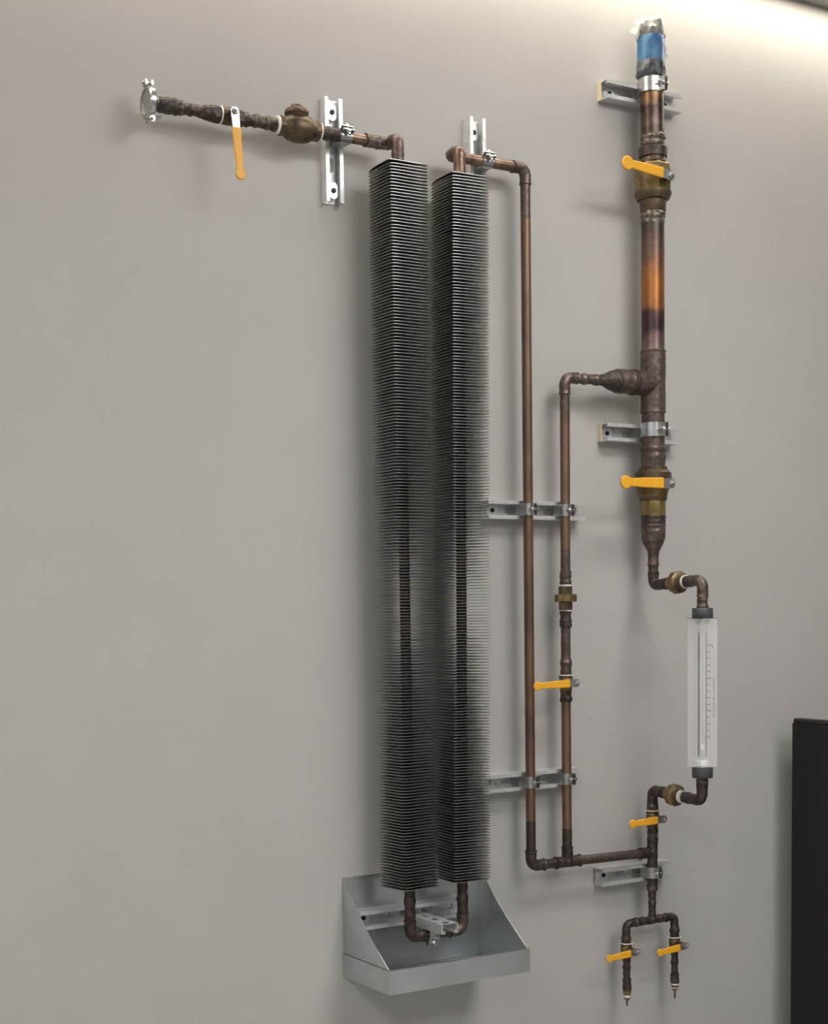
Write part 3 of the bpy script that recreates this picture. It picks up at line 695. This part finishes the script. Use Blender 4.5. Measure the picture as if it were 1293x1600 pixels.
# ------------------------------------------------------------------ flow meter
fx, fy = .6185, -.240
t = thing('flow_meter', 'clear acrylic flow meter with scale marks and dark grey end collars', 'flow meter', (fx, fy, 1.10))
h = .0248
for (z0, z1) in ((1.4645, 1.4875), (1.1010, 1.1250)):
    MB().lathe((fx, fy, z0), ZA, [(0, .0225), (.0015, .0236), (z1 - z0 - .0015, .0236), (z1 - z0, .0225)], 32).build('collar', 'dark_pvc', t)
o8 = []
c_ = .003
o8 = [(-h + c_, -h), (h - c_, -h), (h, -h + c_), (h, h - c_), (h - c_, h), (-h + c_, h), (-h, h - c_), (-h, -h + c_)]
MB().prism(o8, (fx, fy, 1.127), XA, V((0, 1, 0)), ZA, 0, .337).build('body', 'acrylic', t, smooth=False)
MB().lathe((fx, fy, 1.136), ZA, [(0, .0072), (0.006, .0078), (.318, .0092), (.322, .0078)], 24).build('bore', 'bore_clear', t)
for dx_, rr in ((-.0083, .0021), (.0083, .0013)):  # added dark rods imitate the dark refracted edges of the bore
    MB().sweep([(fx + dx_ * .735, fy - dx_ * .68, 1.150), (fx + dx_ * .735, fy - dx_ * .68, 1.432)], rr, 8).build('guide_rod_and_bore_edge', 'rod_grey', t)
MB().lathe((fx, fy, 1.1285), ZA, [(0, .0155), (.011, .0155), (.013, .012)], 28).build('seal', 'float_white', t)
MB().lathe((fx, fy, 1.4520), ZA, [(0, .0155), (.011, .0155)], 28).build('seal', 'lever_steel', t)
MB().lathe((fx, fy, 1.162), ZA, [(0, .003), (.004, .0066), (.0065, .0070), (.0075, .0066), (.016, .002)], 18).build('float', 'float_white', t)
MB().sweep([(fx, fy, 1.141), (fx, fy, 1.452)], .0009, 8).build('guide_rod_and_bore_edge', 'lever_steel', t)
MB().b2((fx - .0245, fy - .0245, 1.4630), (fx + .0245, fy + .0245, 1.4645)).build('end_plate', 'rod_grey', t, smooth=False)
tk = MB()
for i in range(15):
    z = 1.4035 - .0148 * i; L_ = .012 if i % 5 == 0 else .008
    tk.b2((fx - .0080, fy - h - .0003, z - .0007), (fx - .0080 + L_, fy - h, z + .0007))
tk.b2((fx + .0062, fy - h - .0003, 1.398), (fx + .0085, fy - h, 1.403))
tk.build('scale_marks', 'print_black', t, smooth=False)
tk = MB()
for (z0, z1) in ((1.295, 1.330), (1.278, 1.290), (1.262, 1.274), (1.250, 1.259), (1.240, 1.247)):
    tk.b2((fx + .0110, fy - h - .0003, z0), (fx + .0120, fy - h, z1))
tk.build('scale_lettering', 'print_black', t, smooth=False)
MB().lathe((fx - .016, fy - h, 1.195), N, [(0, .0012), (.0004, .0012)], 8).build('print_dot', 'print_black', t)

# ------------------------------------------------------------------ lower riser below the flow meter
e3 = V((.6175, -.240, 1.047)); e4 = V((.6310, -PD, 1.0535)); dk = (e4 - e3).normalized()
t = thing('copper_pipe', 'dark copper elbow hanging under the flow meter', 'pipe', (e3.x, e3.y, 1.03))
lumpy(t, (e3.x, e3.y, 1.104), (e3.x, e3.y, 1.078), .0118, [(.45, .005, .0026)], 'copper_fitting', .0012, 'adapter')
elbow(t, (e3.x, e3.y, 1.086), e3, e3 + dk * .048, .0128, .021, 'copper_dark')
lumpy(t, e3 + dk * .040, e3 + dk * .066, .0122, [(.6, .006, .0012)], 'copper_dark', .0014, 'adapter')
union2('brass union on the outward elbow below the clear flow meter', e4 - dk * .058, -dk)
yq = -PD; xq = .631
t = thing('copper_pipe', 'dark lumpy copper pipe dropping from the lower union to the drain branches', 'pipe', (xq, yq, .73))
lumpy(t, e4 - dk * .066, e4 - dk * .030, .0122, [(.5, .006, .001)], 'copper_dark', .001, 'adapter')
elbow(t, e4 - dk * .042, e4, (xq, yq, 1.020), .0128, .019, 'copper_dark')
lumpy(t, (xq, yq, 1.024), (xq, yq, 1.004), .0125, [(.5, .005, .0018), (1, .004, .002)], 'copper_fitting', .0012, 'adapter')
lumpy(t, (xq, yq, .968), (xq, yq, .905), .0122, [(.25, .005, .0012), (.5, .004, .0018), (.78, .006, .001)], 'copper_dark', .0014, 'pipe', seed=7)
sleeve(t, (xq, yq, .930), (xq - .0005, yq, .812), .0125, 'copper_dark', .0012, name='tee')
ring(t, (xq + .0005, yq, .945), ZA, .0122, .0035)
sleeve(t, (xq - .001, yq, .822), (xq - .001, yq, .811), .0125, 'copper_fitting', .0008, name='coupling')
rd_ = .0088; zc = .7385; xl, xrr = .5485, .7005
lumpy(t, (xq - .0015, yq, .815), (xq - .0015, yq, zc), rd_, [(.2, .005, .0008), (.45, .004, .0012), (.85, .004, .0014)], 'copper_dark', .0014, 'pipe', seed=11)
lumpy(t, (xl + .018, yq, zc), (xrr - .018, yq, zc), rd_ + .0006, [(.1, .005, .0016), (.28, .005, .0012), (.52, .007, .0016), (.75, .005, .0012), (.92, .005, .001)], 'copper_dark', .0016, 'crossbar', seed=13)
elbow(t, (xl + .028, yq, zc), (xl, yq, zc), (xl, yq, zc - .034), rd_ + .0012, .018, 'copper_dark', nz=.0010)
elbow(t, (xrr - .028, yq, zc), (xrr, yq, zc), (xrr, yq, zc - .030), rd_ + .0012, .018, 'copper_dark', nz=.0010)
lumpy(t, (xl, yq, zc - .030), (xl, yq, .692), rd_ + .0018, [(.35, .003, .002), (.7, .004, .0006)], 'copper_dark', .0012, 'adapter')
lumpy(t, (xrr, yq, zc - .028), (xrr, yq, .688), rd_ + .0018, [(.35, .003, .002), (.7, .004, .0006)], 'copper_dark', .0012, 'adapter', seed=3)
def drain_tail(label, x, zt, zc0, zc1, zend, style):
    t = thing('drain_tail', label, 'pipe', (x, yq, zend), 'drain tails')
    lumpy(t, (x, yq, zt), (x + .0005, yq, zc0 - .002), rd_ - .0006, [(.2, .004, .0014), (.5, .005, .0018), (.8, .004, .0008)], 'copper_dark', .0014, 'pipe', seed=zt * 10)
    lumpy(t, (x + .0005, yq, zc0), (x + .0008, yq, zc1), rd_ + .0012, [(.1, .003, .0008), (.75, .006, .0010)], 'copper_dark', .0008, 'cup')
    z = zc1 + .001
    if style == 0:
        MB().lathe((x + .001, yq, z), -ZA, [(0, .0098), (.010, .0094), (.012, .0080)], 8).build('bushing', 'brass_old', t, sharp=25); z -= .012
    tape(t, (x + .001, yq, z - .003), ZA, .0068 if style == 0 else .0092, .0028); z -= .0065
    if style == 1:
        MB().lathe((x + .001, yq, z + .001), -ZA, [(0, .0095), (.005, .0090), (.006, .0068)], 8).build('bushing', 'brass_brown', t, sharp=25); z -= .005
        tape(t, (x + .001, yq, z - .001), ZA, .0062, .0018); z -= .003
    MB().lathe((x + .001, yq, z + .001), -ZA, [(0, .0060), (.001, .0068), (.006, .0064), (.007, .0040)], 6).build('nut', 'brass_old', t, sharp=25)
    MB().lathe((x + .001, yq, z - .004), -ZA, [(0, .0024), (z - .004 - zend, .0020)], 10).build('barb', 'brass_brown', t)
drain_tail('drain tail with a yellow brass bushing, below the drain valve nearer the fins', xl + .001, .662, .606, .577, .539, 0)
drain_tail('drain tail with a wide white tape band, below the drain valve nearer the black panel', xrr, .656, .597, .573, .534, 1)

# ------------------------------------------------------------------ blue wrapped pipe end
xw = .6165
t = thing('wrapped_pipe_end', 'pipe end wrapped in blue tape and crumpled plastic', 'wrapping', (xw, yr, 2.69))
def crumple(prof, seg, nz, ns, name, material, parent, off=(0, 0)):
    R = []
    for (z, r_) in prof:
        rr = []
        for k in range(seg):
            a = 2 * PI * k / seg; p = V((xw + off[0] + math.cos(a) * r_, yr + off[1] + math.sin(a) * r_, z))
            q = noise.noise(p * ns) + .5 * noise.noise(p * ns * 2.3)
            p = p + V((math.cos(a), math.sin(a), .6)) * q * nz; rr.append(p)
        R.append(rr)
    return MB().rings(R).build(name, material, parent, sharp=60)
crumple([(2.722, .0305), (2.724, .0315), (2.74, .0312), (2.755, .0315), (2.77, .0310), (2.786, .0318), (2.788, .030)], 40, .0012, 60, 'blue_tape', 'blue_tape', t)
crumple([(2.697, .0300), (2.704, .0350), (2.712, .0345), (2.722, .0325), (2.731, .0322), (2.733, .0305)], 44, .0042, 70, 'tape_skirt', 'tape_dark', t)
crumple([(2.782, .0300), (2.790, .0312), (2.800, .0318), (2.808, .0300), (2.818, .0285), (2.826, .0225), (2.830, .010)], 40, .0060, 62, 'crumpled_cap', 'grey_foil', t, (.002, 0))
def film(pts, name):
    n_ = len(pts[0]); v_ = [V(p) for r_ in pts for p in r_]; f_ = []
    b = MB(); th = V((0, .0006, 0))
    top = v_; bot = [p + th for p in v_]; k = len(top)
    for i in range(len(pts) - 1):
        for j in range(n_ - 1):
            a = i * n_ + j; f_.append((a, a + 1, a + n_ + 1, a + n_)); f_.append((k + a, k + a + n_, k + a + n_ + 1, k + a + 1))
    b.add(top + bot, f_)
    return b.build(name, 'plastic_film', t, sharp=80)
rnd = random.Random(3)
def flap(x0, z0, dx, dz, name, ny=6, nx=6, yo=-.01):
    g = []
    for i in range(ny):
        row = []
        for j in range(nx):
            u = j / (nx - 1); v = i / (ny - 1)
            row.append(V((xw + x0 + dx * u * (1 - .35 * abs(v - .5)), yr + yo + .012 * math.sin(5 * u + 3 * v) + rnd.uniform(-.004, .004), z0 + dz * (v - .5) * (1 - .3 * u) + rnd.uniform(-.003, .003))))
        g.append(row)
    film(g, name)
flap(-.018, 2.805, -.036, .034, 'plastic_flap'); flap(.026, 2.762, .018, .050, 'plastic_flap', yo=.002); flap(-.024, 2.795, -.020, .040, 'plastic_flap', yo=.01)

# ------------------------------------------------------------------ drip tray with its bracket and the U bend
xa, xz = -.1915, .158; zb0 = .7075; zlip = .7575; ztop = .922; dep = .193; T = .0012
t = thing('drip_tray', 'galvanised sheet metal drip tray with sloping sides under the finned tubes', 'tray', ((xa + xz) / 2, -dep / 2, zb0))
MB().b2((xa, -T, zb0 + .002), (xz, 0, ztop)).build('back_panel', 'sheet_zinc', t, smooth=False)
side = [(-.0, zb0 + .002), (-dep + .003, zb0 + .002), (-dep + .003, zlip + .001), (-.110, .818), (-.055, .866), (-.025, .897), (-.0, ztop)]
for x in (xa + T / 2, xz - T / 2):
    MB().prism([(a_, b_) for a_, b_ in side], (x, 0, 0), V((0, 1, 0)), ZA, XA, -T / 2, T / 2).build('side_panel', 'sheet_zinc', t, smooth=False)
MB().b2((xa - .0015, -dep - .0015, zb0), (xz + .0015, -T, zb0 + T)).build('pan_floor', 'sheet_zinc', t, smooth=False)
MB().b2((xa - .003, -dep - .003, zb0), (xz + .003, -dep - .003 + T, zlip)).b2((xa, -dep - .003 + T, zlip - T), (xz, -dep + .007, zlip)).build('front_lip', 'sheet_zinc', t, smooth=False)
for x, sg in ((xa - .003, 1), (xz + .003, -1)):
    lp = MB().b2((min(x, x + sg * T), -dep - .003 + T, zb0), (max(x, x + sg * T), 0, zlip)).build('side_lip', 'sheet_zinc', t, smooth=False)
    for d_ in (.055, .145):
        MB().lathe((x, -d_, (zb0 + zlip) / 2 + .004), V((-sg, 0, 0)), [(-.001, .0022), (.0008, .0018), (.0012, .0008)], 10).build('rivet', 'bolt_zinc', t)
MB().b2((xz - .010, -T - .0008, zb0 + .01), (xz - T, -T, ztop - .012)).build('corner_tab', 'sheet_zinc', t, smooth=False)
# strut on the tray back and the arm
strut('level strut channel fixed inside the drip tray', (-.172, -T - .0002, .8305), (.100, -T - .0002, .8305), N, screws=(.10,))
ya0 = -T - SD
strut('short slotted strut arm reaching out of the drip tray to carry the U bend', (-.0225, ya0 - .0003, .829), (-.0225, -.162, .829), (0, 0, -1), depth=.0206, pitch=.040)
t = thing('copper_u_bend', 'dark copper U bend joining both finned tubes inside the tray', 'pipe', (-.01, -.09, .782))
zu = .7945; xl_, xr_ = -.0775, .0575; yu = -.090
lumpy(t, (xl_, yu, .902), (xl_, yu, zu + .03), r34 + .0003, [(.15, .004, .0006), (.38, .007, .0022), (.8, .004, .001)], 'copper_dark', .0012)
elbow(t, (xl_, yu, zu + .036), (xl_, yu, zu), (xl_ + .036, yu, zu), .0128, .018, 'copper_dark', nz=.0014)
lumpy(t, (xl_ + .03, yu, zu), (xr_ - .03, yu, zu), r34, [(.1, .004, .001), (.9, .004, .001)], 'copper_dark', .001)
elbow(t, (xr_ - .036, yu, zu), (xr_, yu, zu), (xr_, yu, zu + .036), .0128, .018, 'copper_fitting', nz=.0014)
lumpy(t, (xr_, yu, .904), (xr_, yu, zu + .03), r34 + .0003, [(.2, .004, .0008), (.5, .007, .0022), (.85, .004, .001)], 'copper_dark', .0012, seed=2)
pipe_clamp('small pipe clamp hanging under the strut arm in the drip tray', (-.0225, yu, zu), XA, (0, 0, -1), .0125, r34, (0, -1, 0), ear=82, group='pipe clamps on the strut channels')

# ------------------------------------------------------------------ black panel
t = thing('partition_panel', 'tall black panel standing end-on to the wall beside the drains', 'panel', (1.092, -.65, 0))
MB().b2((1.078, -1.22, .03), (1.198, -.070, 1.192)).build('panel', 'black_panel', t, bevel=.002)
MB().b2((1.0785, -1.22, 1.1915), (1.1030, -.072, 1.204)).build('top_rail', 'black_trim', t, bevel=.004)
for yy in (-.16, -1.10): MB().b2((1.03, yy - .03, 0), (1.25, yy + .03, .03)).build('foot', 'black_trim', t, bevel=.004)
